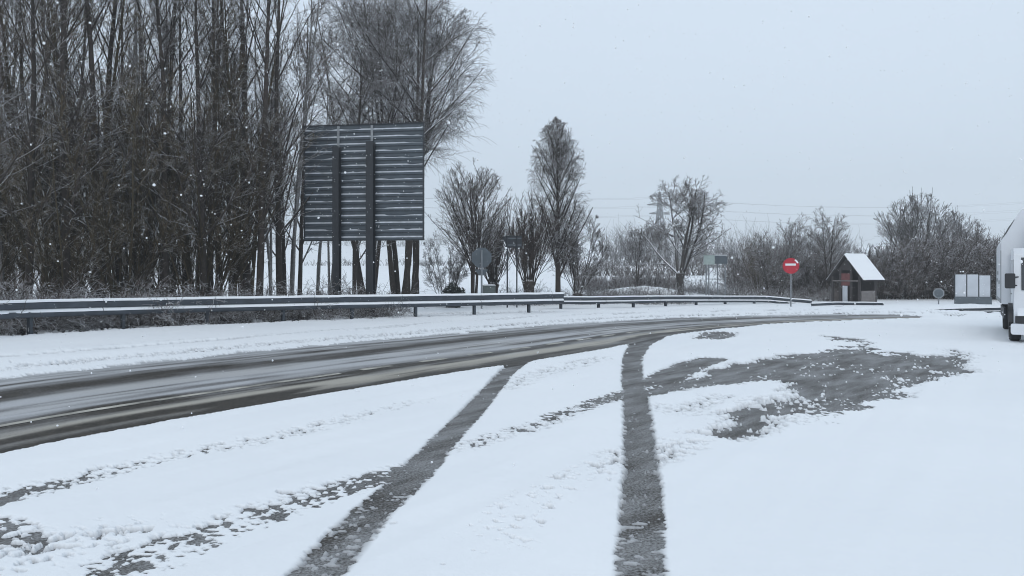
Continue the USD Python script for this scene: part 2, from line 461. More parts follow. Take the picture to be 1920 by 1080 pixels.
# thinner, half filled tracks
stroke([(-60, 955), (6, 934), (70, 918), (140, 903), (220, 884), (330, 856), (440, 838), (560, 812), (680, 782), (800, 752)], [.12, .13, .12, .12, .12, .1], [1.0, .9, .66, .46, .40, .40, .40, .32, .22, .1], 1.2, 0.8)
stroke([(170, 1095), (240, 1062), (330, 1025), (420, 990), (520, 955), (620, 922), (690, 902), (760, 884)], [.16, .15, .14, .14, .13, .13], [.62, .56, .5, .42, .40, .46, .66, .8], 1.2, 0.8)
stroke([(-30, 990), (10, 1000), (40, 1020), (90, 1035)], [.12, .1], [.75, .5], 1.3, 0.7)
stroke([(0, 1060), (60, 1050), (150, 1020), (220, 1000)], [.2, .15], [.32, .26], 1.2, 0.8)
stroke([(820, 850), (880, 836), (940, 818), (1010, 800), (1070, 772), (1130, 752), (1175, 738)], [.12, .12], [.3, .36, .42, .42, .42, .55, .9], 1.2, 0.8)
stroke([(925, 1024), (1000, 940), (1060, 912), (1130, 888), (1165, 872)], [.16, .14], [.0, .03, .08, .2, .28], 1.1, 0.8)
stroke([(940, 730), (1010, 704), (1080, 685), (1130, 672)], [.18, .15], [.30, .34, .32, .26], 1.1, 0.8)
stroke([(1200, 738), (1240, 732), (1262, 728)], [.2, .15], [1.0, .7], 1.0, 0.6)
stroke([(1235, 722), (1255, 706), (1290, 688), (1335, 674)], [.22, .2], [.75, .9, 1.0, 1.0], 1.0, 0.5)
stroke([(1262, 730), (1300, 720), (1340, 716), (1380, 708)], [.2, .3], [.7, .9, .9, 1.0], 1.1, 0.7)
stroke([(1330, 634), (1346, 630), (1350, 624)], [.3, .3], [.7, .75], 1.0, 0.7)
stroke([(1225, 765), (1280, 778), (1345, 745)], [.16, .14], [.32, .30, .4], 1.2, 0.8)
stroke([(1195, 860), (1250, 845), (1300, 838)], [.2, .14], [.5, .35, .2], 1.2, 0.8)
# the worn patch by the right
PATCH = np.array([at(*p) for p in [(1306, 815), (1413, 822), (1466, 798), (1533, 773), (1581, 761), (1678, 746), (1750, 725), (1798, 704), (1813, 684), (1800, 664), (1778, 655), (1762, 655), (1775, 668), (1735, 664),
                                   (1640, 666), (1636, 647), (1610, 635), (1548, 631), (1560, 640), (1600, 640), (1612, 652), (1560, 652), (1530, 656), (1485, 668), (1427, 671), (1405, 686), (1350, 692), (1310, 708), (1370, 706), (1451, 714), (1440, 738), (1427, 754), (1389, 783)]])
pb = (X > 0.3) & (X < 14.5) & (Y > 5) & (Y < 25)
sd = signed(X[pb] + (mid[pb] - .5) * .9, Y[pb] + (p2(X[pb], Y[pb], 1.5, 1.5, 37, 3) - .5) * 1.6, PATCH)
inner = p2(along[pb], across[pb], 0.5, 2.2, 36, 3) - 0.5
upper = sstep(0, 3.5, Y[pb] - 13.0) * (1 - sstep(5.2, 8.0, X[pb]))
bare[pb] = np.maximum(bare[pb], sstep(-.28, .25, sd) * 1.7 - 0.85 + 0.46 * nz[pb] * sstep(-.55, -.05, sd) + 1.7 * inner * sstep(-.3, .6, sd) - 0.10 - 0.40 * upper)
# the carriageway, crisp on the near side, ragged and slushy on the far side
sr = signed(X, Y, ROAD_POLY)
dn, _ = dist_line(X, Y, NE[::12])
df, _ = dist_line(X, Y, FE[::12])
isfar = df < dn
rb = np.where(isfar, sstep(-.35, .75, sr + (mid - .5) * .9) * 1.9 - 0.85 + 0.22 * nz, sstep(-.09, .09, sr + (fine - .5) * .12) * 2 - 1)
rb = np.where(inside(X, Y, ROAD_POLY) & (sr > 0.9), 1.0, rb)
end_fade = sstep(13.0, 15.5, X) * sstep(20, 26, Y)
bare = np.maximum(bare, np.where(sr > -1.2, rb, -1) - 1.2 * end_fade)
# gritty clods thrown on the far verge and long scrapes in it
outside = -sr * isfar
verge_zone = isfar & (sr < 0)
cl = sstep(.25, .6, outside) * (1 - sstep(1.0, 1.5, outside))
bare = np.maximum(bare, np.where(verge_zone, cl * 0.60 - 0.85 + 0.40 * nz * cl, -1))
vs = sstep(2.0, 2.4, outside) * (1 - sstep(3.0, 3.6, outside))
scr = p2(along, across, .35, 4.5, 38, 3)
bare = np.maximum(bare, np.where(verge_zone, vs * (.35 + .32 * zn(scr)) - 0.85 + .1 * nz * vs, -1))
# a few single dark specks all over the near snow
sp = p2(X, Y, 5.5, 5.5, 40, 2)
bare = np.maximum(bare, np.where((Y < 14) & (X < .5 + .12 * Y) & (zn(sp) > 2.7), (zn(sp) - 3.1) * .8 + .25 * zg, -1))
under = signed(X, Y, np.vstack([RAIL1 + [0.12, -.32], (RAIL1 + [-.9, 2.0])[::-1]]))
bare = np.maximum(bare, np.where((under > -.25) & (X < 1.0 + .5 * zm), sstep(-.25, .2, under) * 1.15 - .80 + .34 * nz + .25 * zm - .75 * sstep(-9.5, -4.5, X), -1))
cover = 1 - sstep(-.16, .20, bare)
slushy = np.clip(sstep(-.32, .08, bare) * 0.6 + .06 * rut * sstep(-.5, 1.5, zf) + .72 * deep * (1 - .35 * sstep(.4, 1.6, zg)), 0, .92)
clod = np.where(verge_zone, cl * np.clip(zf - .4, 0, 2) * .012, 0)
base_z = 0.024 + 0.011 * zn(soft) + 0.0012 * zm + 0.0006 * zf - 0.012 * rut + clod
base_z = np.maximum(base_z, 0.007)
base_z = base_z * (1 - .62 * sstep(-.42, -.05, bare))
# more snow lies on the verge and off the drive
base_z = base_z + np.where(isfar, 0.05 * sstep(.6, 2.5, -sr), 0)
# a ploughed, thicker blanket over the right foreground
blanket = sstep(0.2, 1.6, X - (1.0 + 0.62 * (Y - 4))) * (1 - sstep(12, 16, Y))
base_z = base_z + 0.03 * blanket * (1 - sstep(-.8, 0., bare))
SZ[dense] = np.maximum(SZ[dense], 0) + np.where(cover > .999, base_z, -0.013 + (base_z + 0.013) * cover)
SZ[~dense] = SZ[~dense] + 0.035
SZ[(R < 3.0)] = 0.03
v = np.stack([GX, GY, SZ], -1).reshape(-1, 3)
nr, na = R.shape
f = grid_faces(nr, na, wrap=True)
low = (SZ.ravel() < -0.006)
f = f[~low[f].all(1)]
f = f[:, ::-1]
fan = np.stack([np.zeros(na, int) + len(v), np.arange(na), (np.arange(na) + 1) % na], 1)
tri = np.vstack([f[:, [0, 1, 2]], f[:, [0, 2, 3]], fan[:, [0, 2, 1]]])
v = np.vstack([v, [0, 0, 0.03]])
slush_all = np.zeros(R.shape)
slush_all[dense] = slushy
snow = obj('snow_ground', (v, tri), SNOW, smooth=True)
attr(snow, 'slush', np.r_[slush_all.ravel(), 0])
tag(snow, 'snow lying over the car park, the verges and the fields', kind='structure')


def zt(x, y):
    return float(terrain(x, y))


# ------------------------------------------------------------------ guardrails
def frame2(path):
    t = np.gradient(path, axis=0)
    t /= np.linalg.norm(t, axis=1)[:, None]
    return t, np.stack([t[:, 1], -t[:, 0]], 1)


def sweep(path, z, profile, closed=True):
    """path (n,2), z (n), profile (k,2) of (towards the road, up)"""
    _, nrm = frame2(path)
    pr = np.asarray(profile, float)
    P = np.concatenate([path[:, None, :] + nrm[:, None, :] * pr[None, :, :1], (z[:, None] + pr[None, :, 1])[..., None]], -1)
    n, k = P.shape[:2]
    vv = P.reshape(-1, 3)
    ff = grid_faces(n, k, wrap=closed)
    tri = np.vstack([ff[:, [0, 2, 1]], ff[:, [0, 3, 2]]])
    if closed:
        c0, c1 = len(vv), len(vv) + 1
        vv = np.vstack([vv, P[0].mean(0), P[-1].mean(0)])
        j = np.arange(k)
        tri = np.vstack([tri, np.stack([np.full(k, c0), (j + 1) % k, j], 1), np.stack([np.full(k, c1), (n - 1) * k + j, (n - 1) * k + (j + 1) % k], 1)])
    return vv, tri


FRONT = [(.02, .40), (.07, .395), (.09, .37), (.094, .30), (.086, .245), (.04, .215), (.03, .20), (.085, .155), (.10, .115), (.096, .06), (.07, .015), (.02, 0)]
BEAM = FRONT + [(x - .014, z) for x, z in FRONT[::-1]]
CAP = [(-.03, .402), (-.03, .435), (.0, .462), (.05, .462), (.092, .43), (.097, .392), (.085, .388), (.07, .3985), (.02, .4035)]
LEDGE = [(.036, .202), (.036, .214), (.060, .205), (.094, .168), (.103, .135), (.100, .128), (.088, .158), (.058, .183)]


def post_mesh(h, w=.085):
    return join(bx(-w / 2, w / 2, -.060, -.053, -.3, h), bx(-w / 2, w / 2, .053, .060, -.3, h), bx(-.004, .004, -.0535, .0535, -.3, h))


def guardrail(name, label, path, ztop, sec, post_step, h=0.40, post_h=.7, post_offset=-.10, first=0.6, group=None):
    seg = np.r_[0, np.cumsum(np.linalg.norm(np.diff(path, axis=0), axis=1))]
    L = seg[-1]
    ev = lambda s: np.stack([np.interp(s, seg, path[:, k]) for k in (0, 1)], -1)
    ez = lambda s: np.interp(s, np.linspace(0, L, len(ztop)), ztop) - 0.40 * h / .40
    root = thing(name, label, 'guardrail', group=group)
    k = h / .40
    scale = lambda prof: [(x, z * k) for x, z in prof]
    rng = np.random.default_rng(len(name) + int(L * 10))
    for i in range(int(math.ceil(L / sec))):
        a, b = i * sec, min(L, (i + 1) * sec + .12)
        if b - a < .3:
            continue
        s = np.linspace(a, b, 7)
        off = 0.004 * (i % 2)
        prof = [(x + off, z) for x, z in scale(BEAM)]
        beam = obj('beam', sweep(ev(s), ez(s), prof), BEAM_STEEL, root, smooth=35)
        # bolts in the lap
        p0, t = ev(np.array(a + .06)), (ev(np.array(a + .2)) - ev(np.array(a)))
        t = t / np.linalg.norm(t)
        n2 = np.array([t[1], -t[0]])
        bs = []
        for zz, o in ((.30, .10), (.105, .10)):
            q = np.r_[p0 + n2 * (o + off), ez(a) + zz * k]
            bs.append(cyl(q - np.r_[n2, 0] * .02, q + np.r_[n2, 0] * .018, .016, 6))
        obj('bolt', join(*bs), STEEL_DARK, beam)
        s = np.linspace(a + .01, min(b, (i + 1) * sec) - .01, 24)
        jit = np.array([p2(s, s * 0, 2.1, 1, 50 + j, 2) for j in range(2)])
        cap = sweep(ev(s), ez(s) + (jit[0] - .5) * .015, scale(CAP))
        vv = cap[0].copy()
        top = vv[:, 2]
        obj('snow_cap', (vv, cap[1]), SNOW, root, smooth=50)
        led = sweep(ev(s), ez(s) + (jit[1] - .5) * .008, scale(LEDGE))
        obj('snow_ledge', led, SNOW, root, smooth=50)
    s = first
    while s < L:
        p, t = ev(np.array(s)), ev(np.array(min(s + .2, L))) - ev(np.array(max(s - .2, 0)))
        n2 = np.array([t[1], -t[0]]) / np.linalg.norm(t)
        q = p + n2 * (post_offset + 0.02)
        m = post_mesh(float(ez(s)) + .36 * k)
        m.apply_transform(trimesh.transformations.rotation_matrix(math.atan2(t[1], t[0]), (0, 0, 1)))
        m.apply_translation((q[0], q[1], 0))
        obj('post', m, BEAM_STEEL, root)
        s += post_step
    return root


path1 = polyline(RAIL1, 0.5)
d1 = path1[:, 1]
guardrail('guardrail', 'long grey steel guardrail with snow cap in front of thicket and big sign', path1, [0.90, .88, .84, .82, .80, .80], 3.2, 2.4)
RAIL2 = polyline([ray(1020, 34.0), ray(1150, 35.8), ray(1300, 38.5), ray(1400, 40.5), ray(1470, 41.5), ray(1522, 41.0)], 0.4)
guardrail('guardrail', 'far lower guardrail beginning behind the end of the long one', RAIL2, [.60, .56, .55, .54, .50, .46, .42, .22], 3.2, 2.0, h=.30, first=.9)
RAIL3 = polyline([ray(1520, 37.5), ray(1590, 38.0), ray(1655, 38.5)], 0.4)
guardrail('guardrail', 'short low dark guardrail half buried in snow in front of wooden hut', RAIL3, [.20, .24, .22, .2], 1.7, 1.5, h=.24, first=.4)
RAIL4 = polyline([ray(1752, 34.0), ray(1800, 33.5), ray(1850, 32.5), ray(1905, 31.5)], 0.4)
guardrail('guardrail', 'snow covered guardrail on short posts below three pale panels', RAIL4, [.08, .14, .2, .26], 1.8, .95, h=.2, first=.3)

# ------------------------------------------------------------------ the big sign seen from behind
x0, y0 = ray(668, 29.2)
sg_rot = -9.0
sign = thing('road_sign', 'very large ribbed grey sign back on two dark posts behind guardrail', 'road sign', (x0, y0, 0), sg_rot)
W, Z0, Z1 = 4.50, 2.82, 7.00
N_PL = 16
ph = (Z1 - Z0) / N_PL
# local: x across, -y towards the camera (the back of the sign)
xl, xr = -1.97, 2.53
# each extruded plank: a proud lip, a face sloping up and back, then a recessed web
prof = [(0.0, 0.0), (-.058, .0), (-.062, .006), (-.062, .075), (-.014, .135), (-.014, ph - .003), (0, ph - .003)]
for i in range(N_PL):
    m = prism(prof, xr - xl, 'x', xl)
    m.apply_translation((0, 0, Z0 + i * ph))
    pl = obj('plank', m, SIGN_BACK, sign)
    vv = np.linspace(xl + .03, xr - .03, 60)
    thick = p2(vv, vv * 0 + i * 3.7, 1.3, 1, 60, 3)
    cov = np.clip((thick - .28) * 5, 0.15, 1)
    w0, w1 = .05 + .0 * vv, .05 + .90 * cov
    sy, sz = lambda q: -.062 + .048 * q, lambda q: .075 + .060 * q
    nx_, nz_ = -.78, .62
    rows = [(w0, 0.001), (w0 + .08 * (w1 - w0), .010), (w0 + .75 * (w1 - w0), .009), (w1, .001)]
    top = np.stack([np.c_[vv, sy(q) + nx_ * h_, sz(q) + nz_ * h_] for q, h_ in rows], 1) + [0, 0, Z0 + i * ph]
    g = grid_faces(60, 4)
    obj('snow_line', (top.reshape(-1, 3), g[:, ::-1]), OLD_SNOW, pl, smooth=True)
face = bx(xl, xr, .001, .010, Z0, Z1)
obj('face', face, WHITE, sign)
for xx in (xl - .028, xr + .002):
    obj('edge_frame', bx(xx, xx + .026, -.07, .012, Z0 - .02, Z1 + .02), STEEL_DARK, sign)
obj('top_rail', bx(xl - .02, xr + .02, -.07, .012, Z1 + .003, Z1 + .035), STEEL_DARK, sign)
obj('bottom_rail', bx(xl - .02, xr + .02, -.07, .012, Z0 - .035, Z0 - .003), STEEL_DARK, sign)
for xx, wd in ((-.66, .24), (.62, .27)):
    h = 6.2 if xx < 0 else 6.35
    ps = join(bx(xx - wd / 2, xx + wd / 2, -.36, -.34, -.3, h), bx(xx - wd / 2, xx + wd / 2, -.10, -.08, -.3, h), bx(xx - .01, xx + .01, -.34, -.10, -.3, h))
    obj('post', ps, STEEL_DARK, sign)
    obj('clamp_rail', bx(xx - .045, xx + .045, -.0775, -.0635, Z0 + .05, Z1 - .02), STEEL, sign)

# ------------------------------------------------------------------ smaller signs and street furniture
def disc(r, t, n=40, sides=None, start=0.0):
    a = np.arange(sides or n) * 2 * math.pi / (sides or n) + start
    return prism(np.c_[np.cos(a) * r, np.sin(a) * r], t, 'y')


def lift(m, x=0, y=0, z=0):
    m = m.copy()
    m.apply_translation((x, y, z))
    return m


x0, y0 = ray(903, 35.0)
t = thing('road_sign', 'grey back of an octagonal sign on a single post among the pollards', 'road sign', (x0, y0, zt(x0, y0)), 6)
obj('plate', lift(disc(.47, .004, sides=8, start=math.pi / 8), 0, -.002, 2.29), SIGN_GREY, t)
obj('post', cyl((0, -.045, -.3), (0, -.045, 2.62), .04, 12), STEEL, t)
obj('stiffener', bx(-.36, .36, -.03, -.006, 2.43, 2.47), SIGN_GREY, t)
obj('stiffener', bx(-.36, .36, -.03, -.006, 2.11, 2.15), SIGN_GREY, t)
obj('lower_plate', prism([(-.30, 1.78), (.30, 1.78), (.12, 1.52), (-.12, 1.52)], .004, 'y', -.004), SIGN_GREY, t)

x0, y0 = ray(961, 36.0)
t = thing('road_sign', 'small dark rectangular sign back on two thin poles beside the pollards', 'road sign', (x0, y0, zt(x0, y0)), 4)
obj('plate', bx(-.30, .42, -.004, .004, 2.76, 3.30), STEEL_DARK, t)
obj('side_plate', prism([(-.48, 3.22), (-.305, 3.29), (-.305, 2.95)], .004, 'y', -.002), STEEL_DARK, t)
for xx in (-.24, .19):
    obj('post', cyl((xx, -.04, -.3), (xx, -.04, 3.28), .032, 10), STEEL_DARK, t)
for zz in (2.86, 3.16):
    obj('stiffener', bx(-.28, .40, -.0075, -.0045, zz, zz + .05), SIGN_GREY, t)

x0, y0 = ray(917, 38.5)
t = thing('utility_cabinet', 'grey green roadside cabinet standing behind the octagonal sign', 'cabinet', (x0, y0, zt(x0, y0)), 12)
obj('body', prism([(-.28, -.1), (.28, -.1), (.28, .98), (-.28, .98)], .36, 'y', -.18, .02), CABINET, t)
obj('lid', prism([(-.31, .982), (.31, .982), (.29, 1.03), (-.29, 1.03)], .42, 'y', -.21), CABINET, t)
obj('door', bx(-.25, .25, -.192, -.182, .06, .93), CABINET, t)
obj('snow_cap', prism([(-.30, 1.032), (.30, 1.032), (.24, 1.08), (-.22, 1.085)], .40, 'y', -.20), SNOW, t)

x0, y0 = ray(1483, 37.0)
t = thing('road_sign', 'round red no entry sign with white bar on a post', 'road sign', (x0, y0, zt(x0, y0)), -14)
obj('plate', lift(disc(.365, .006), 0, -.003, 1.96), RED, t)
obj('bar', bx(-.25, .22, -.0075, -.0035, 1.965, 2.065), WHITE, t)
rim = np.linspace(math.radians(22), math.radians(58), 8)
obj('snow_patch', prism(np.vstack([np.c_[np.cos(rim) * .36, np.sin(rim) * .36 + 1.96], np.c_[np.cos(rim[::-1]) * .29, np.sin(rim[::-1]) * .29 + 1.96]]), .004, 'y', -.008), SNOW, t)
obj('post', cyl((0, .04, -.3), (0, .04, 2.30), .034, 12), STEEL, t)

x0, y0 = ray(1342, 43.0)
t = thing('road_sign', 'pale green and grey direction board on slim poles beyond far guardrail', 'road sign', (x0, y0, zt(x0, y0)), -8)
obj('board', bx(-.64, -.06, -.03, 0, 1.98, 2.48), PALE_GREEN, t, label='pale green board')
obj('board', bx(-.055, .60, -.03, 0, 2.02, 2.46), SIGN_GREY, t, label='grey board')
obj('snow_cap', bx(-.06, .60, -.045, .02, 2.463, 2.50), SNOW, t)
for xx in (-.50, -.36, .10, .50):
    obj('post', cyl((xx, .035, -.4), (xx, .035, 2.4), .036, 10), STEEL, t)
obj('cross_rail', cyl((-.5, .075, 1.2), (.5, .075, 1.2), .02, 8), STEEL, t)

x0, y0 = ray(1760, 40.0)
t = thing('road_sign', 'small pale octagonal sign in front of the brown hedge', 'road sign', (x0, y0, 0), -20)
obj('plate', lift(disc(.27, .005, sides=8, start=math.pi / 8), 0, -.003, .62), SIGN_GREY, t)
ring_o = np.c_[np.cos(np.arange(8) * math.pi / 4 + math.pi / 8), np.sin(np.arange(8) * math.pi / 4 + math.pi / 8)]
ringp = sg.Polygon(ring_o * .27, [ring_o * .215])
m = trimesh.creation.extrude_polygon(ringp, .003, engine='earcut')
mv = np.array(m.vertices)
obj('border', trimesh.Trimesh(np.stack([mv[:, 0], mv[:, 2] - .007, mv[:, 1] + .62], 1), m.faces[:, ::-1], process=False), STEEL, t)
obj('post', cyl((0, .035, -.3), (0, .035, .86), .03, 10), STEEL, t)

x0, y0 = ray(1824, 41.0)
t = thing('notice_panels', 'three tall pale panels side by side on low grey base left of the lorry', 'panel', (x0, y0, 0), -18)
zb = 0.42
for i in range(3):
    xa = -.80 + i * .545
    top = 1.56 - .05 * (i == 2)
    obj('panel', bx(xa, xa + .49, -.03, .0, zb, top), GREY_PANEL, t)
for xx in (-.825, -.283, .262, .81):
    obj('post', bx(xx - .02, xx + .02, -.022, .022, -.3, 1.52), STEEL_DARK, t)
obj('base', bx(-.84, .84, -.10, .06, -.2, zb - .004), SIGN_GREY, t)

# wooden hut
x0, y0 = ray(1603, 42.0)
hut = thing('wooden_hut', 'small dark timber hut with steep snow covered roof and red front', 'hut', (x0, y0, 0), -67)
# local: ridge along +y (away), gable front at y = -0.62 facing the road; x to the right
HW, HL, EZ, RZ = 1.22, 0.62, 1.22, 2.52
obj('back_wall', prism([(-.95, -.2), (.95, -.2), (.95, 1.36), (0, 2.36), (-.95, 1.36)], .06, 'y', HL - .16), WOOD_DARK, hut)
obj('gable_board', prism([(-.62, 1.78), (.62, 1.78), (0, 2.42)], .05, 'y', -HL + .02), WOOD_DARK, hut)
for s in (-1, 1):
    obj('side_wall', bx(.90 * s - .03, .90 * s + .03, -HL + .09, HL - .18, -.2, .72), BOARD, hut)
    obj('corner_post', bx(.90 * s - .07, .90 * s + .07, -HL - .04, -HL + .015, -.2, 1.46), WOOD_DARK, hut)
    obj('corner_post', bx(.90 * s - .05, .90 * s + .05, HL - .275, HL - .165, .722, 1.43), WOOD_DARK, hut)
    obj('door_post', bx(.36 * s - .06, .36 * s + .06, -HL - .05, -HL + .018, -.2, 1.92), WOOD_DARK, hut)
    sl = prism([(0, RZ), (HW * s, EZ), (HW * s, EZ + .06), (0, RZ + .075)], 2 * HL + .24, 'y', -HL - .12)
    if s < 0:
        sl.invert()
    obj('roof_slope', sl, WOOD_DARK, hut)
    n, k = 16, 12
    uu, ww = np.meshgrid(np.linspace(0, 1, n), np.linspace(-HL - .13, HL + .13, k), indexing='ij')
    xx = uu * (HW + .04) * s
    thick = .07 + .03 * (p2(uu, ww, 4, 3, 70, 2) - .5)
    edge = np.minimum(1, np.minimum(np.minimum((1.0001 - uu) * 9, 1), np.minimum(ww + HL + .14, HL + .14 - ww) * 12))
    zz = RZ + .08 + (EZ - RZ - .015) * uu + thick * edge
    vv = np.concatenate([np.stack([xx, ww, zz], -1).reshape(-1, 3), np.stack([xx, ww, RZ + .078 + (EZ - RZ - .015) * uu], -1).reshape(-1, 3)])
    g = grid_faces(n, k)
    obj('roof_snow', (vv, np.vstack([g if s < 0 else g[:, ::-1], (g[:, ::-1] if s < 0 else g) + n * k])), SNOW, hut, smooth=40)
for z0_, z1_ in ((.98, 1.20), (1.205, 1.425), (1.43, 1.62)):
    obj('front_board', bx(-.295, .295, -HL - .03, -HL + .0, z0_, z1_), WOOD_RED, hut)
obj('cross_beam', bx(-.86, .86, -HL - .075, -HL - .053, 1.20, 1.26), BOARD, hut)
obj('notice', bx(-.20, .12, -HL - .034, -HL - .012, .12, .965), GREY_PANEL, hut)
obj('bench', bx(-.28, .28, -HL - .32, -HL - .06, .04, .12), BOARD, hut)
obj('interior_board', bx(-.84, .84, HL - .24, HL - .165, .1, 1.3), WOOD_DARK, hut)

# ------------------------------------------------------------------ white box lorry at the right edge
fx = math.degrees(math.atan2(-.866, -.5))
lorry = thing('box_lorry', 'white box lorry with black mirror parked at the right edge', 'lorry', (13.34, 19.69, 0), fx)
# local: +x forward, -y the side seen from the road
cabp = [(.55, .42), (2.30, .42), (2.38, .70), (2.36, 1.12), (2.20, 2.02), (2.05, 2.16), (.55, 2.16)]
obj('cab', prism(cabp, 1.84, 'y', -.92, .06), VAN_WHITE, lorry, smooth=30)
box = obj('box_body', prism([(-1.12, .82), (1.12, .82), (1.12, 2.35), (.70, 3.16), (-.70, 3.16), (-1.12, 2.35)], 4.75, 'x', -4.28, .04), VAN_WHITE, lorry, smooth=30)
obj('corner_trim', bx(-4.30, -4.20, -1.135, -1.121, .84, 2.15), STEEL, box)
obj('corner_trim', bx(.38, .46, -1.135, -1.121, .84, 2.15), STEEL, box)
obj('bottom_trim', bx(-4.18, .36, -1.135, -1.121, .84, .93), STEEL, box)
for i in range(5):
    xa = -3.9 + i * .85
    mk_ = bx(xa, xa + .42, -.006, .006, -.2, .2)
    mk_.apply_transform(trimesh.transformations.rotation_matrix(-math.atan2(.42, .81), (1, 0, 0)))
    obj('side_mark', lift(mk_, 0, -.91 - .008, 2.755 + .004), BLACK, box)
for xa, za in ((-2.6, 1.55), (-1.4, 1.30), (-3.4, 1.35)):
    obj('side_mark', bx(xa, xa + .22, -1.132, -1.1215, za, za + .1), STEEL_DARK, box)
obj('roof_fairing', prism([(.50, 2.163), (1.85, 2.163), (1.55, 2.50), (.50, 3.0)], 1.10, 'y', -.55, .04), VAN_WHITE, lorry, smooth=30)
obj('windscreen', prism([(2.37, 1.20), (2.225, 1.94), (2.215, 1.94), (2.355, 1.20)], 1.56, 'y', -.78), GLASS, lorry)
for s in (-1, 1):
    yy = .924 * s
    door = obj('door', bx(.85, 1.98, min(yy, yy - .008 * s), max(yy, yy - .008 * s) + .004, .75, 1.22), VAN_WHITE, lorry)
    obj('handle', bx(.95, 1.10, yy + .008 * s - .006, yy + .008 * s + .006, 1.08, 1.11), BLACK, door)
    obj('side_window', prism([(.95, 1.26), (2.10, 1.26), (2.00, 1.90), (.95, 1.90)], .008, 'y', yy - .002), GLASS, lorry)
    obj('headlight', bx(2.352, 2.40, .42 * s if s > 0 else -.86, .86 if s > 0 else -.42, .62, .80), LAMP, lorry)
    mir = obj('mirror', prism([(-.10, 1.24), (.10, 1.24), (.10, 1.58), (-.10, 1.58)], .12, 'x', 2.30, .03) if s > 0 else lift(prism([(-.10, 1.24), (.10, 1.24), (.10, 1.58), (-.10, 1.58)], .12, 'x', 2.32, .03), 0, -1.00, 0), BLACK, lorry)
    if s > 0:
        pass
    obj('mirror_arm', join(cyl((2.26, .80 * s, 1.50), (2.36, .95 * s, 1.49), .016, 8), cyl((2.28, .80 * s, 1.30), (2.36, .95 * s, 1.31), .016, 8)), BLACK, mir)
obj('grille', bx(2.372, 2.392, -.90, .90, .46, .615), BLACK, lorry)
obj('bumper', prism([(-.98, .20), (.98, .20), (.98, .44), (-.98, .44)], .22, 'x', 2.24, .04), VAN_WHITE, lorry, smooth=30)
obj('chassis', bx(-4.1, 2.2, -.45, .45, .48, .80), STEEL_DARK, lorry)
obj('side_guard', bx(-2.5, .3, -1.06, -1.02, .45, .72), STEEL_DARK, lorry)
for xa in (1.62, -2.95):
    for s in (-1, 1):
        w = trimesh.creation.revolve(np.array([[.20, -.11], [.36, -.115], [.395, -.08], [.40, 0], [.395, .08], [.36, .115], [.20, .11]]), sections=28)
        w.apply_transform(trimesh.transformations.rotation_matrix(math.pi / 2, (1, 0, 0)))
        wh = obj('wheel', lift(w, xa, .88 * s, .40), RUBBER, lorry, smooth=40)
        obj('rim', cyl((xa, .88 * s - .09, .40), (xa, .88 * s + .09, .40), .198, 20), STEEL, wh)
        obj('mudguard', prism([(xa + .47 * math.cos(a), .42 + .47 * math.sin(a)) for a in np.linspace(0.1, math.pi - .1, 14)] + [(xa + .43 * math.cos(a), .42 + .43 * math.sin(a)) for a in np.linspace(math.pi - .1, .1, 14)], .26, 'y', .88 * s - .13), BLACK, lorry)

# ------------------------------------------------------------------ bare trees
def tubes(P, Rr, k):
    """P (N,n,3), Rr (N,n) -> one mesh of N tapering k-sided tubes"""
    N, n = P.shape[:2]
    t = np.gradient(P, axis=1)
    t /= np.maximum(np.linalg.norm(t, axis=2, keepdims=True), 1e-9)
    ref = np.where(np.abs(t[:, :1, 2:3]) > .9, np.array([1., 0, 0]), np.array([0, 0, 1.]))
    u = np.cross(t, np.broadcast_to(ref, t.shape))
    u /= np.maximum(np.linalg.norm(u, axis=2, keepdims=True), 1e-9)
    w = np.cross(t, u)
    a = np.arange(k) * 2 * math.pi / k
    V = P[:, :, None, :] + Rr[:, :, None, None] * (u[:, :, None, :] * np.cos(a)[None, None, :, None] + w[:, :, None, :] * np.sin(a)[None, None, :, None])
    g = grid_faces(n, k, wrap=True)
    F = (g[None] + (np.arange(N) * n * k)[:, None, None]).reshape(-1, 4)
    return V.reshape(-1, 3), F


def unit(v):
    return v / np.maximum(np.linalg.norm(v, axis=-1, keepdims=True), 1e-9)


def run(rng, start, d, L, r0, r1, n, wander, up, droop=0.0):
    """grows N curved shoots"""
    N = len(start)
    P = np.zeros((N, n, 3))
    P[:, 0] = start
    d = unit(d)
    for i in range(1, n):
        q = i / (n - 1)
        d = unit(d + rng.normal(0, wander, (N, 3)) + np.array([0, 0, 1.0]) * (np.asarray(up) * (1 - q) - droop * q * q)[..., None] * np.ones((N, 1)))
        P[:, i] = P[:, i - 1] + d * (L / (n - 1))[:, None]
    q = np.linspace(0, 1, n)[None]
    return P, np.asarray(r0)[:, None] * (1 - q) + np.asarray(r1)[:, None] * q


def fit(start, d, L, env, rng, fill=0):
    """shortens (or with fill > 0 also lengthens, up to that factor) shoots so that they end at the crown's outline"""
    c, rx, rz = env
    k = np.array([1 / rx, 1 / rx, 1 / rz])
    o, v = (start - [0, 0, c]) * k, d * k
    a, b, q = (v * v).sum(1), (o * v).sum(1), (o * o).sum(1) - 1
    t = (-b + np.sqrt(np.maximum(b * b - a * q, 0))) / a
    t = np.maximum(t, .12) * (.80 + .30 * rng.random(len(L)))
    return np.minimum(t, L * fill) if fill else np.minimum(L, t)


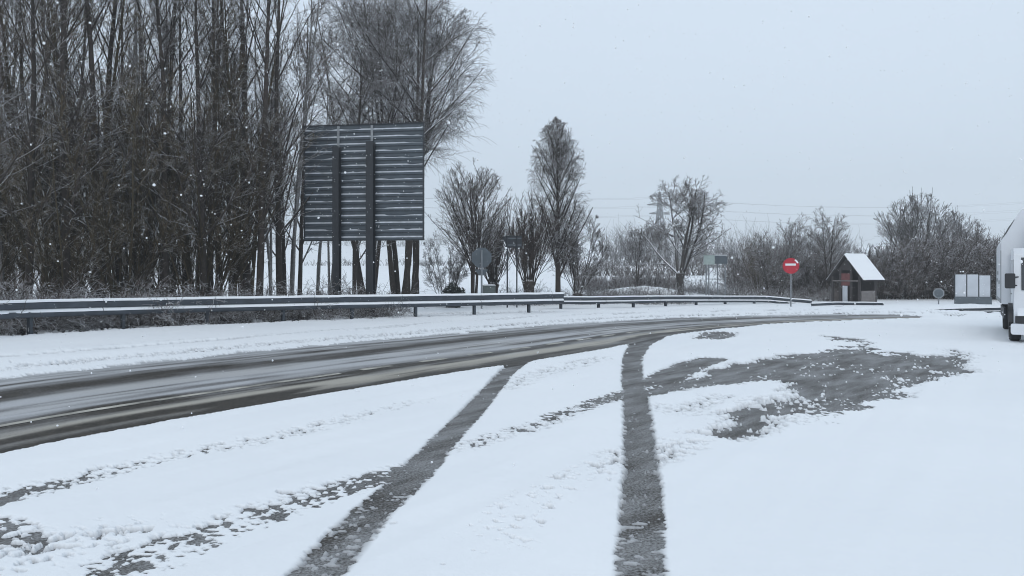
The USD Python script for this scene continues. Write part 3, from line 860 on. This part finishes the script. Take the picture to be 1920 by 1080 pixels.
def shoots(rng, P, Rr, count, t0, t1, ang, ratio, fall, n, rr, wander, up, droop=0.0, rmin=.004, lmin=.15, parent_len=None, pw=1.0, env=None, fill=0):
    N, m = P.shape[:2]
    plen = np.linalg.norm(np.diff(P, axis=1), axis=2).sum(1)
    i = np.repeat(np.arange(N), count)
    t = t0 + (t1 - t0) * rng.random(len(i)) ** pw
    x = t * (m - 1)
    j = np.minimum(x.astype(int), m - 2)
    fr = (x - j)[:, None]
    start = P[i, j] * (1 - fr) + P[i, j + 1] * fr
    tan = unit(P[i, j + 1] - P[i, j])
    rp = (Rr[i, j] * (1 - fr[:, 0]) + Rr[i, j + 1] * fr[:, 0])
    rnd = unit(rng.normal(0, 1, (len(i), 3)))
    perp = unit(rnd - tan * (rnd * tan).sum(1, keepdims=True))
    a = np.radians(ang) * (0.7 + 0.6 * rng.random(len(i)))
    d = tan * np.cos(a)[:, None] + perp * np.sin(a)[:, None]
    L = np.maximum(plen[i] * ratio * (1 - fall * t) * (0.55 + 0.75 * rng.random(len(i))), lmin)
    if env is not None:
        L = fit(start, d, L, env, rng, fill)
    r0 = np.maximum(np.minimum(rp * rr, .9 * rp), rmin)
    return run(rng, start, d, L, r0, np.maximum(r0 * .35, rmin * .7), n, wander, up, droop)


def grow(seed, spec):
    """spec: stems dict and a list of levels; returns lists of (points, radii) per level"""
    rng = np.random.default_rng(seed)
    st = spec['stems']
    N = st['n']
    az = rng.random(N) * 2 * math.pi
    lean = np.radians(st['lean'][0] + (st['lean'][1] - st['lean'][0]) * rng.random(N))
    d = np.stack([np.sin(lean) * np.cos(az), np.sin(lean) * np.sin(az), np.cos(lean)], 1)
    start = np.c_[np.cos(az) * st.get('spread', 0) * rng.random(N), np.sin(az) * st.get('spread', 0) * rng.random(N), np.full(N, st.get('z0', -.15))]
    L = st['h'] * (1 - st.get('hv', .0) * rng.random(N))
    if 'env' in spec:
        L = fit(start, d, L, spec['env'], rng)
    P, Rr = run(rng, start, d, L, st['r'] * (L / st['h']), np.full(N, st.get('r1', .02)), st.get('pts', 12), st['wander'], st.get('up', .03), st.get('droop', 0))
    out = [(P, Rr)]
    for lv in spec['levels']:
        out.append(shoots(rng, *out[lv.get('on', -1)], **{'env': spec.get('env'), **{k: q for k, q in lv.items() if k != 'on'}}))
    return out


TREES = {}


def tree(kind, name, label, cat, loc, rotz, scale, group=None):
    """the first tree of a kind is built with its parts; every other one is a copy of it"""
    if kind in TREES:
        return copy_of(TREES[kind], name, label, cat, loc, rotz, scale, group)
    spec = KINDS[kind]
    lv = grow(spec['seed'], spec)
    t = thing(name, label, cat, loc, rotz, scale, group)
    TREES[kind] = t
    wood, twig = spec['bark'], spec['twig']
    P, Rr = lv[0]
    if 'pollard' in spec:
        hb, rb_ = spec['pollard']
        pr = np.array([[0, 0, -.2], [.02, 0, hb * .4], [-.02, .02, hb * .8], [0, 0, hb], [0, 0, hb + .18]])[None]
        obj('trunk', tubes(pr, np.array([[rb_ * 1.25, rb_, rb_ * 1.05, rb_ * 1.35, rb_ * .6]]), 10), wood, t, smooth=True)
    nm = 'trunk' if len(P) <= 3 and 'pollard' not in spec else 'stem'
    for i in range(len(P)):
        obj(nm, tubes(P[i:i + 1], Rr[i:i + 1], 8 if len(P) <= 3 else 6), wood, t, smooth=True)
    P1, R1 = lv[1]
    big = np.argsort(-R1[:, 0])[:spec.get('limbs', 0)]
    rest = np.setdiff1d(np.arange(len(P1)), big)
    for i in big:
        obj('limb', tubes(P1[i:i + 1], R1[i:i + 1], 6), wood, t, smooth=True)
    if len(rest):
        tag(obj('branches', tubes(P1[rest], R1[rest], 4), wood, t, smooth=True), kind='stuff')
    for k, (p, r) in enumerate(lv[2:]):
        tag(obj('twigs' if k else 'side_branches', tubes(p, r, 3), twig, t, smooth=True), kind='stuff')
    return t


def L(count, t0, t1, ang, ratio, fall, n, rr, wander, up, **k):
    return dict(count=count, t0=t0, t1=t1, ang=ang, ratio=ratio, fall=fall, n=n, rr=rr, wander=wander, up=up, **k)


def twg(c2, c3, r2=.007, r3=.0055, a2=40, a3=42, l2=.46, l3=.46, droop=0.0, up=.05):
    return [L(c2, .12, 1, a2, l2, .45, 4, .5, .07, up, rmin=r2, droop=droop * .5), L(c3, .1, 1, a3, l3, .3, 3, .65, .08, up * .5, rmin=r3, droop=droop)]


KINDS = {
    'slender_a': dict(seed=1, bark=BARK, twig=TWIG, stems=dict(n=1, h=14.5, r=.125, lean=(0, 3), wander=.02, up=.06), limbs=8, levels=[L(32, .16, .97, 36, .34, .75, 6, .42, .045, .10)] + twg(9, 5)),
    'slender_b': dict(seed=2, bark=BARK_OLIVE, twig=TWIG_OLIVE, stems=dict(n=3, h=13.0, hv=.3, r=.085, lean=(2, 9), spread=.3, wander=.025, up=.03), limbs=8, levels=[L(18, .12, .97, 34, .30, .7, 6, .42, .045, .12)] + twg(8, 5)),
    'slender_c': dict(seed=3, bark=BARK_LIGHT, twig=TWIG_RED, stems=dict(n=2, h=13.0, hv=.2, r=.08, lean=(1, 6), spread=.25, wander=.025, up=.05), limbs=6, levels=[L(18, .30, .98, 30, .28, .7, 6, .42, .045, .13)] + twg(8, 5)),
    'coppice_a': dict(seed=4, bark=BARK_OLIVE, twig=TWIG_OLIVE, stems=dict(n=13, h=8.0, hv=.4, r=.042, r1=.008, lean=(3, 26), spread=.4, wander=.03, up=.02, pts=8), levels=[L(11, .15, .98, 28, .36, .55, 5, .5, .06, .08, rmin=.008)] + twg(6, 3, .006, .005, 36, 40)),
    'coppice_b': dict(seed=5, env=(3.2, 2.0, 3.3), bark=BARK, twig=TWIG, stems=dict(n=10, h=6.5, hv=.45, r=.038, r1=.008, lean=(3, 28), spread=.5, wander=.03, up=.03, pts=8), levels=[L(12, .2, .98, 30, .40, .5, 5, .5, .06, .05, rmin=.009)] + twg(8, 5, .008, .007, 38, 42)),
    'poplar': dict(seed=6, bark=BARK, twig=TWIG, stems=dict(n=1, h=16.0, r=.22, lean=(0, 1), wander=.012, up=.08), limbs=12, levels=[L(46, .10, .95, 30, .36, .65, 6, .40, .035, .14)] + twg(10, 8, a2=32, up=.08)),
    'spreading': dict(seed=8, env=(8.8, 4.5, 6.6), bark=BARK, twig=TWIG, stems=dict(n=4, h=15.0, hv=.10, r=.15, lean=(2, 14), spread=.5, wander=.025, up=.06), limbs=16,
                      levels=[L(15, .46, .98, 44, .46, .45, 8, .5, .05, .05), L(13, .15, 1, 42, .46, .4, 5, .45, .07, .0, droop=.10, rmin=.008), L(10, .1, 1, 44, .60, .3, 4, .6, .08, -.02, droop=.25, rmin=.0062)]),
    'birch': dict(seed=9, bark=BARK, twig=TWIG, env=(4.7, 1.75, 4.75), stems=dict(n=1, h=9.6, r=.15, lean=(0, 1), wander=.012, up=.08), limbs=10, levels=[L(86, .14, .985, 32, .42, .6, 6, .38, .04, .08), L(9, .15, 1, 40, .46, .3, 4, .45, .07, -.03, droop=.22, rmin=.009), L(8, .1, 1, 42, .66, .3, 4, .6, .07, -.06, droop=.42, rmin=.0072)]),
    'pollard_fan': dict(seed=10, bark=BARK, twig=TWIG, env=(4.3, 2.05, 2.9), stems=dict(n=3, h=7.0, hv=.1, r=.085, r1=.010, lean=(1, 9), spread=.3, wander=.02, up=.0, pts=9), limbs=8, levels=[L(26, .22, .90, 32, .6, .5, 7, .5, .045, .03, rmin=.014, fill=1.3)] + twg(9, 5, .0085, .0070, 34, 38, .40, .5, up=.03)),
    'pollard': dict(seed=11, bark=BARK, twig=TWIG_RED, pollard=(1.15, .27), stems=dict(n=46, h=4.3, hv=.4, r=.030, r1=.008, lean=(2, 34), spread=.36, wander=.012, up=.05, z0=1.15, pts=7), levels=[L(9, .15, .98, 20, .42, .5, 4, .5, .04, .08, rmin=.010)] + twg(5, 0, .0085, .006, 26)[:1]),
    'low_fan': dict(seed=12, bark=BARK, twig=TWIG, env=(3.1, 2.0, 2.75), pollard=(.55, .22), stems=dict(n=14, h=5.9, hv=.15, r=.036, r1=.010, lean=(3, 36), spread=.25, wander=.025, up=.03, z0=.5, pts=8), levels=[L(13, .25, .98, 32, .44, .5, 6, .55, .06, .03, rmin=.011)] + twg(7, 4, .0085, .0072, 36, 40, .46, .5)),
    'snowy': dict(seed=27, bark=BARK_SNOWY, twig=TWIG, env=(3.8, 2.95, 2.75), pollard=(1.35, .15), stems=dict(n=6, h=5.2, hv=.2, r=.085, r1=.02, lean=(6, 50), spread=.10, wander=.05, up=.05, z0=1.3), limbs=14, levels=[L(13, .2, .92, 48, .5, .4, 7, .5, .07, .03, rmin=.016), L(11, .15, .95, 48, .42, .45, 5, .5, .10, .02, rmin=.010), L(6, .15, 1, 48, .46, .3, 3, .62, .1, .02, rmin=.008)]),
    'forked_snowy': dict(seed=15, bark=BARK_SNOWY, twig=TWIG_OLIVE, stems=dict(n=3, h=9.0, hv=.2, r=.14, r1=.02, lean=(6, 20), spread=.15, wander=.03, up=.05), limbs=12, levels=[L(15, .2, .97, 44, .38, .5, 6, .5, .06, .06, rmin=.012)] + twg(9, 7, .008, .0055)),
    'small_up': dict(seed=16, bark=BARK, twig=TWIG, env=(3.5, 1.35, 2.4), stems=dict(n=2, h=5.8, hv=.15, r=.06, r1=.012, lean=(0, 7), spread=.1, wander=.03, up=.04), limbs=7, levels=[L(24, .2, .88, 44, .50, .5, 6, .5, .06, .05, rmin=.013)] + twg(8, 5, .0095, .008, 42, 44)),
    'wide_fan': dict(seed=17, bark=BARK, twig=TWIG, env=(3.3, 3.5, 3.75), pollard=(.6, .32), stems=dict(n=32, h=8.4, hv=.05, r=.045, r1=.012, lean=(1, 46), spread=.45, wander=.02, up=.02, z0=.5, pts=8), levels=[L(12, .25, .90, 24, .34, .5, 5, .5, .05, .01, rmin=.014)] + twg(7, 3, .010, .009, 32, 36, .46, .55)),
    'scrub': dict(seed=18, bark=BARK, twig=TWIG_RED, stems=dict(n=26, h=3.6, hv=.5, r=.026, r1=.007, lean=(2, 42), spread=.9, wander=.04, up=.03, pts=6), levels=[L(10, .12, .98, 34, .42, .4, 4, .55, .06, .05, rmin=.011)] + twg(7, 0, .009)[:1]),
    'bramble': dict(seed=19, bark=BARK, twig=TWIG_RED, stems=dict(n=34, h=1.5, hv=.6, r=.010, r1=.004, lean=(15, 75), spread=.7, wander=.14, up=.05, droop=.25, pts=7), levels=[L(7, .15, .98, 50, .42, .3, 4, .6, .14, .02, rmin=.0055), L(4, .1, 1, 50, .5, .3, 3, .7, .14, .0, rmin=.0045)]),
}
KINDS['scrub']['limbs'] = 0


def put(kind, u, d, h_scale, rot, name, label, cat='tree', group=None, wscale=None):
    x, y = ray(u, d)
    z = zt(x, y)
    sc = h_scale if wscale is None else (wscale, wscale, h_scale)
    return tree(kind, name, label, cat, (x, y, z), rot, sc, group)


rng = np.random.default_rng(77)
rail_d = lambda u: 20.2 + 11.3 * np.clip((u + 60) / 1110, -.15, 1.0)
# single trees
put('poplar', 462, 31.0, 1.0, 40, 'bare_tree', 'tall straight dark trunk with steep branches left of the big sign')
put('forked_snowy', 236, 28.0, 1.02, 100, 'bare_tree', 'forked tree with snow lined limbs in front of the thicket')
put('spreading', 752, 38.5, 1.12, 200, 'bare_tree', 'tall spreading tree with drooping twigs rising behind right edge of the big sign')
put('spreading', 772, 41.5, 1.10, 320, 'bare_tree', 'spreading tree with hanging twigs just right of the big sign')
put('spreading', 690, 43.0, 1.08, 75, 'bare_tree', 'tall spreading tree standing farther back behind middle of the big sign')
put('pollard_fan', 884, 40.0, 1.02, 10, 'bare_tree', 'bare tree with fan of upright limbs behind the octagonal sign')
put('coppice_b', 838, 41.0, .68, 30, 'bare_shrub', 'many stemmed bare shrub left of the fan shaped tree', 'shrub')
put('pollard', 992, 40.0, .98, 0, 'pollard_tree', 'stout pollard with dense upright rods beside the small dark sign', 'tree')
put('pollard', 925, 42.0, .88, 130, 'pollard_tree', 'smaller pollard half hidden behind the octagonal sign', 'tree')
put('birch', 1046, 40.5, 1.0, 0, 'birch_tree', 'tall narrow bare birch with drooping twigs in the middle', 'tree')
put('low_fan', 1084, 41.0, .92, 60, 'bare_tree', 'broad low bare tree right of the tall birch')
put('snowy', 1276, 42.5, 1.04, 15, 'bare_tree', 'forked tree with snow dusted round crown behind far guardrail', wscale=1.2)
put('small_up', 1195, 52.0, .86, 50, 'bare_tree', 'faint small bare tree left of the snow dusted forked tree')
put('small_up', 1552, 47.0, .98, 80, 'bare_tree', 'slim upright bare tree left of the wooden hut')
put('small_up', 1488, 48.0, .92, 200, 'bare_tree', 'slim bare tree rising behind the no entry sign')
put('coppice_b', 1452, 47.0, .82, 200, 'bare_tree', 'bushy many stemmed bare tree left of the no entry sign')
put('coppice_a', 1425, 49.0, .56, 20, 'bare_shrub', 'thick bare shrub at left end of the clump by no entry sign', 'shrub')
put('wide_fan', 1720, 72.0, 1.17, 0, 'willow_tree', 'large fan shaped bare willow above the brown hedge', 'tree')
put('wide_fan', 1790, 76.0, .98, 140, 'willow_tree', 'lower bare willow right of the large fan shaped one', 'tree')
for u, d, s, r in ((1560, 75, .9, 10), (1600, 95, .8, 70), (1845, 92, .92, 50), (1890, 85, .9, 120), (1940, 80, .95, 240), (1650, 90, .75, 220)):
    put('coppice_b', u, d, s, r, 'bare_tree', 'faint bare tree in the far wood behind the brown hedge', 'tree', 'far bare trees behind the hedge')
# scrub hedge at the right
k = 0
for u in np.linspace(1500, 1935, 34):
    for row in range(2):
        d = 46.5 + row * 4 + rng.random() * 3 + (2 if u < 1640 else 0)
        if 1560 < u < 1665 and row == 0:
            d = 47.5
        s = (.80 + .28 * rng.random()) * (1.0 if u > 1650 else .72)
        put('scrub', u + rng.normal(0, 5), d, s, rng.random() * 360, 'hedge_shrub', 'tangled brown bare shrub in the hedge behind hut and pale panels', 'shrub', 'shrubs of the brown hedge', wscale=s * 1.1)
# thicket on the left
def zone(u):
    return ('at the far left of' if u < 130 else 'in the middle of' if u < 330 else 'near the right end of')


for i in range(46):
    f_ = (i + rng.random()) / 46
    u = -90 + 640 * f_ ** 1.2
    dep = rng.random() ** 1.3
    d = rail_d(u) + 2.0 + dep * np.interp(u, [0, 300, 550], [13, 10, 5])
    kind = ['slender_a', 'slender_b', 'slender_c', 'slender_a', 'slender_c'][int(rng.integers(5))]
    put(kind, u, d, .84 + .32 * rng.random(), rng.random() * 360, 'thicket_tree', f'slender bare tree {zone(u)} the dense thicket behind the guardrail', 'tree', f'slender trees {zone(u)} the left thicket')
for i in range(12):
    f_ = (i + rng.random()) / 12
    u = -80 + 500 * f_
    d = rail_d(u) + 2.2 + 7 * rng.random()
    dens = 1.15 if 150 < u < 430 else .85
    put('coppice_a', u, d, dens * (.85 + .3 * rng.random()), rng.random() * 360, 'thicket_shrub', f'many stemmed olive brown shrub {zone(u)} the left thicket', 'shrub', f'many stemmed shrubs {zone(u)} the left thicket')
for u, d in ((560, 33), (592, 36), (664, 37), (535, 36), (618, 42)):
    put(['slender_c', 'slender_a'][int(rng.integers(2))], u, d, .78 + .16 * rng.random(), rng.random() * 360, 'roadside_tree', 'thin bare tree standing behind the big ribbed sign', 'tree', 'thin trees behind the big sign')
for i in range(60):
    u = -60 + 800 * ((i + rng.random()) / 60) ** 1.7
    d = rail_d(u) + .1 + 2.0 * rng.random() ** 1.6
    put('bramble', u, d, .75 + .5 * rng.random(), rng.random() * 360, 'bramble_bush', 'low tangled brown bramble at the foot of the left thicket', 'shrub', 'brambles behind the long guardrail')
for i, u in enumerate(np.r_[np.linspace(940, 1130, 12), np.linspace(1120, 1260, 12), np.linspace(1290, 1440, 10), np.linspace(1440, 1560, 8)]):
    d = (39 if u < 1290 else 43.5) + 5 * rng.random()
    put('bramble', u, d, .55 + .45 * rng.random(), rng.random() * 360, 'bramble_bush', 'low brown scrub bush behind the far lower guardrail', 'shrub', 'scrub behind the far guardrail')

for i in range(14):
    u = 1375 + 150 * (i + rng.random()) / 14
    put('scrub', u, 54 + 8 * rng.random(), .62 + .3 * rng.random(), rng.random() * 360, 'scrub_shrub', 'grey brown scrub shrub behind the no entry sign and slim trees', 'shrub', 'scrub shrubs behind the no entry sign')
for i in range(16):
    u = 1085 + 185 * (i + rng.random()) / 16
    put('scrub', u, 55 + 5 * rng.random(), .30 + .16 * rng.random(), rng.random() * 360, 'scrub_shrub', 'low dark scrub shrub on the white field right of the birch', 'shrub', 'low scrub right of the birch', wscale=.5)

# evergreen bush
x0, y0 = ray(849, 36.0)
eb = thing('evergreen_bush', 'small dark evergreen bush at foot of bare shrub left of octagonal sign', 'bush', (x0, y0, zt(x0, y0)))
r2 = np.random.default_rng(5)
n = 2600
dirs = unit(r2.normal(0, 1, (n, 3)))
rr_ = (r2.random(n) ** .45) * (0.55 + .35 * noise(dirs * 2.2 + 5, 3))
c = dirs * rr_[:, None] * [.72, .6, .78] + [0, 0, .55]
c = c[c[:, 2] > -.02]
n = len(c)
a_, b_ = unit(r2.normal(0, 1, (n, 3))), unit(r2.normal(0, 1, (n, 3)))
b_ = unit(np.cross(a_, b_))
s_ = (.035 + .03 * r2.random(n))[:, None]
V = np.stack([c - a_ * s_ * 1.4, c + b_ * s_ * .6, c + a_ * s_ * 1.4, c - b_ * s_ * .6], 1).reshape(-1, 3)
obj('foliage', (V, np.arange(4 * n).reshape(-1, 4)), LEAF, eb)
st = np.stack([np.zeros((9, 3)), dirs[:9] * [.25, .25, .1] + [0, 0, .5]], 1) - [0, 0, .05]
obj('stem', tubes(st, np.full((9, 2), .018), 5), BARK, eb)

# hedgerows across the far fields: masses nobody could count
def hedgerow(label, pts, h, seed, dens):
    r3 = np.random.default_rng(seed)
    line = polyline([ray(*p) for p in pts], 1.0)
    seg = np.r_[0, np.cumsum(np.linalg.norm(np.diff(line, axis=0), axis=1))]
    m_ = int(seg[-1] * dens)
    s = r3.random(m_) * seg[-1]
    x = np.interp(s, seg, line[:, 0]) + r3.normal(0, .5, m_)
    y = np.interp(s, seg, line[:, 1]) + r3.normal(0, .5, m_)
    hh = h * (.45 + 1.1 * p2(s, s * 0, .16, 1, seed, 3)) * (.5 + .6 * r3.random(m_))
    z = terrain(x, y)
    d = unit(np.c_[r3.normal(0, .45, (m_, 2)), np.ones(m_)])
    P, Rr = run(r3, np.c_[x, y, z - .1], d, hh, np.full(m_, .05), np.full(m_, .02), 4, .12, np.full(m_, .05))
    P2, R2 = shoots(r3, P, Rr, 5, .2, 1, 40, .5, .3, 3, .7, .1, .05, rmin=.022)
    v1, f1 = tubes(P, Rr, 3)
    v2, f2 = tubes(P2, R2, 3)
    tag(obj('hedgerow', (np.vstack([v1, v2]), np.vstack([f1, f2 + len(v1)])), TWIG), label, 'hedge', kind='stuff')


hedgerow('thin dark hedgerow crossing the snowy field beyond the big sign', [(560, 150), (760, 155), (900, 160)], 1.6, 1, 5)
hedgerow('dark hedgerow across the white field right of the birch', [(1090, 95), (1200, 98), (1330, 105)], 2.0, 2, 14)
hedgerow('hazy belt of far trees on the ridge behind snow dusted tree', [(1130, 170), (1300, 175), (1450, 180), (1580, 185)], 8.5, 3, 16)
hedgerow('faint far hedge on the hillside left of the birch', [(500, 300), (760, 310), (1000, 320)], 4.0, 4, 4)

# ------------------------------------------------------------------ pylon and wires
px_, py_ = ray(1237, 400.0)
pz = zt(px_, py_)
top = EYE + (HORIZON - 360) * 400 / FPX - pz
py = thing('electricity_pylon', 'grey lattice electricity pylon seen through the snow dusted tree', 'pylon', (px_, py_, pz), 20)
bars = []
levels = np.array([0, .18, .34, .48, .60, .70, .79, .87, .94, 1.0]) * top
wd = np.interp(levels / top, [0, .6, 1], [2.6, 1.0, .35])
for i in range(len(levels) - 1):
    for sx, sy in ((-1, -1), (1, -1), (1, 1), (-1, 1)):
        bars.append(cyl((sx * wd[i], sy * wd[i], levels[i]), (sx * wd[i + 1], sy * wd[i + 1], levels[i + 1]), .30, 5))
        nx, ny = -sy, sx
        bars.append(cyl((sx * wd[i], sy * wd[i], levels[i]), (nx * wd[i + 1], ny * wd[i + 1], levels[i + 1]), .17, 4))
        bars.append(cyl((nx * wd[i], ny * wd[i], levels[i]), (sx * wd[i + 1], sy * wd[i + 1], levels[i + 1]), .17, 4))
obj('tower', join(*bars), STEEL_DARK, py)
arms_z = [top * .92, top * .76, top * .60]
arms_w = [5.4, 7.0, 5.8]
for z_, w_ in zip(arms_z, arms_w):
    obj('cross_arm', join(*[cyl((-w_, 0, z_), (w_, 0, z_), 0.34, 5), cyl((-w_, 0, z_), (0, 0, z_ + 1.3), .24, 5), cyl((w_, 0, z_), (0, 0, z_ + 1.3), .24, 5)]), STEEL_DARK, py)
r_ = math.radians(20)
for z_, w_ in zip(arms_z, arms_w):
    for s in (-1, 1):
        a0 = np.array([px_ + s * w_ * math.cos(r_), py_ + s * w_ * math.sin(r_), pz + z_ - .8])
        for far in (np.array([230., 42, 3]), np.array([-280., -51, 5])):
            q = np.linspace(0, 1, 24)[:, None]
            P = a0 + q * far + np.c_[np.zeros((24, 2)), -9 * 4 * q * (1 - q) * .5]
            w = obj('power_cable', tubes(P[None], np.full((1, 24), .03), 4), STEEL_DARK)
            tag(w, 'thin sagging power cable running from the pylon', 'cable', 'power cables of the pylon')

# ------------------------------------------------------------------ falling snow
r4 = np.random.default_rng(9)
n = 20000
fl = np.c_[r4.uniform(-26, 26, n), r4.uniform(5.0, 38, n), r4.uniform(.1, 13, n)]
pi = UsdGeom.PointInstancer.Define(stage, '/World/falling_snow')
ico = trimesh.creation.icosphere(1, 1.0)
ico.vertices *= (1 + .25 * (noise(np.array(ico.vertices) * 2.3, 4) - .5))[:, None]
flake = usdkit.mesh(stage, '/World/falling_snow/flake', ico, SNOW, smooth=True)
pi.CreatePrototypesRel().SetTargets([flake.GetPath()])
pi.CreatePositionsAttr(Vt.Vec3fArray.FromNumpy(fl.astype(np.float32)))
pi.CreateProtoIndicesAttr(Vt.IntArray.FromNumpy(np.zeros(n, np.int32)))
sc = (.0055 + .0055 * r4.random((n, 1)) ** 2) * (.8 + .5 * r4.random((n, 3)))
pi.CreateScalesAttr(Vt.Vec3fArray.FromNumpy(sc.astype(np.float32)))
tag(pi, 'white snowflakes falling through the air', kind='stuff')

# ------------------------------------------------------------------ haze of the snowfall
HAZE = mat('snow_haze', {'v': ('principled_volume', {'color': (0.96, 0.97, 0.98), 'density': 0.0014, 'anisotropy': 0.3})}, [], surface=None, volume='v.volume')
tag(obj('haze', bx(-600, 600, -600, 600, -3.0, 62.0), HAZE), 'thin haze of falling snow', kind='stuff')
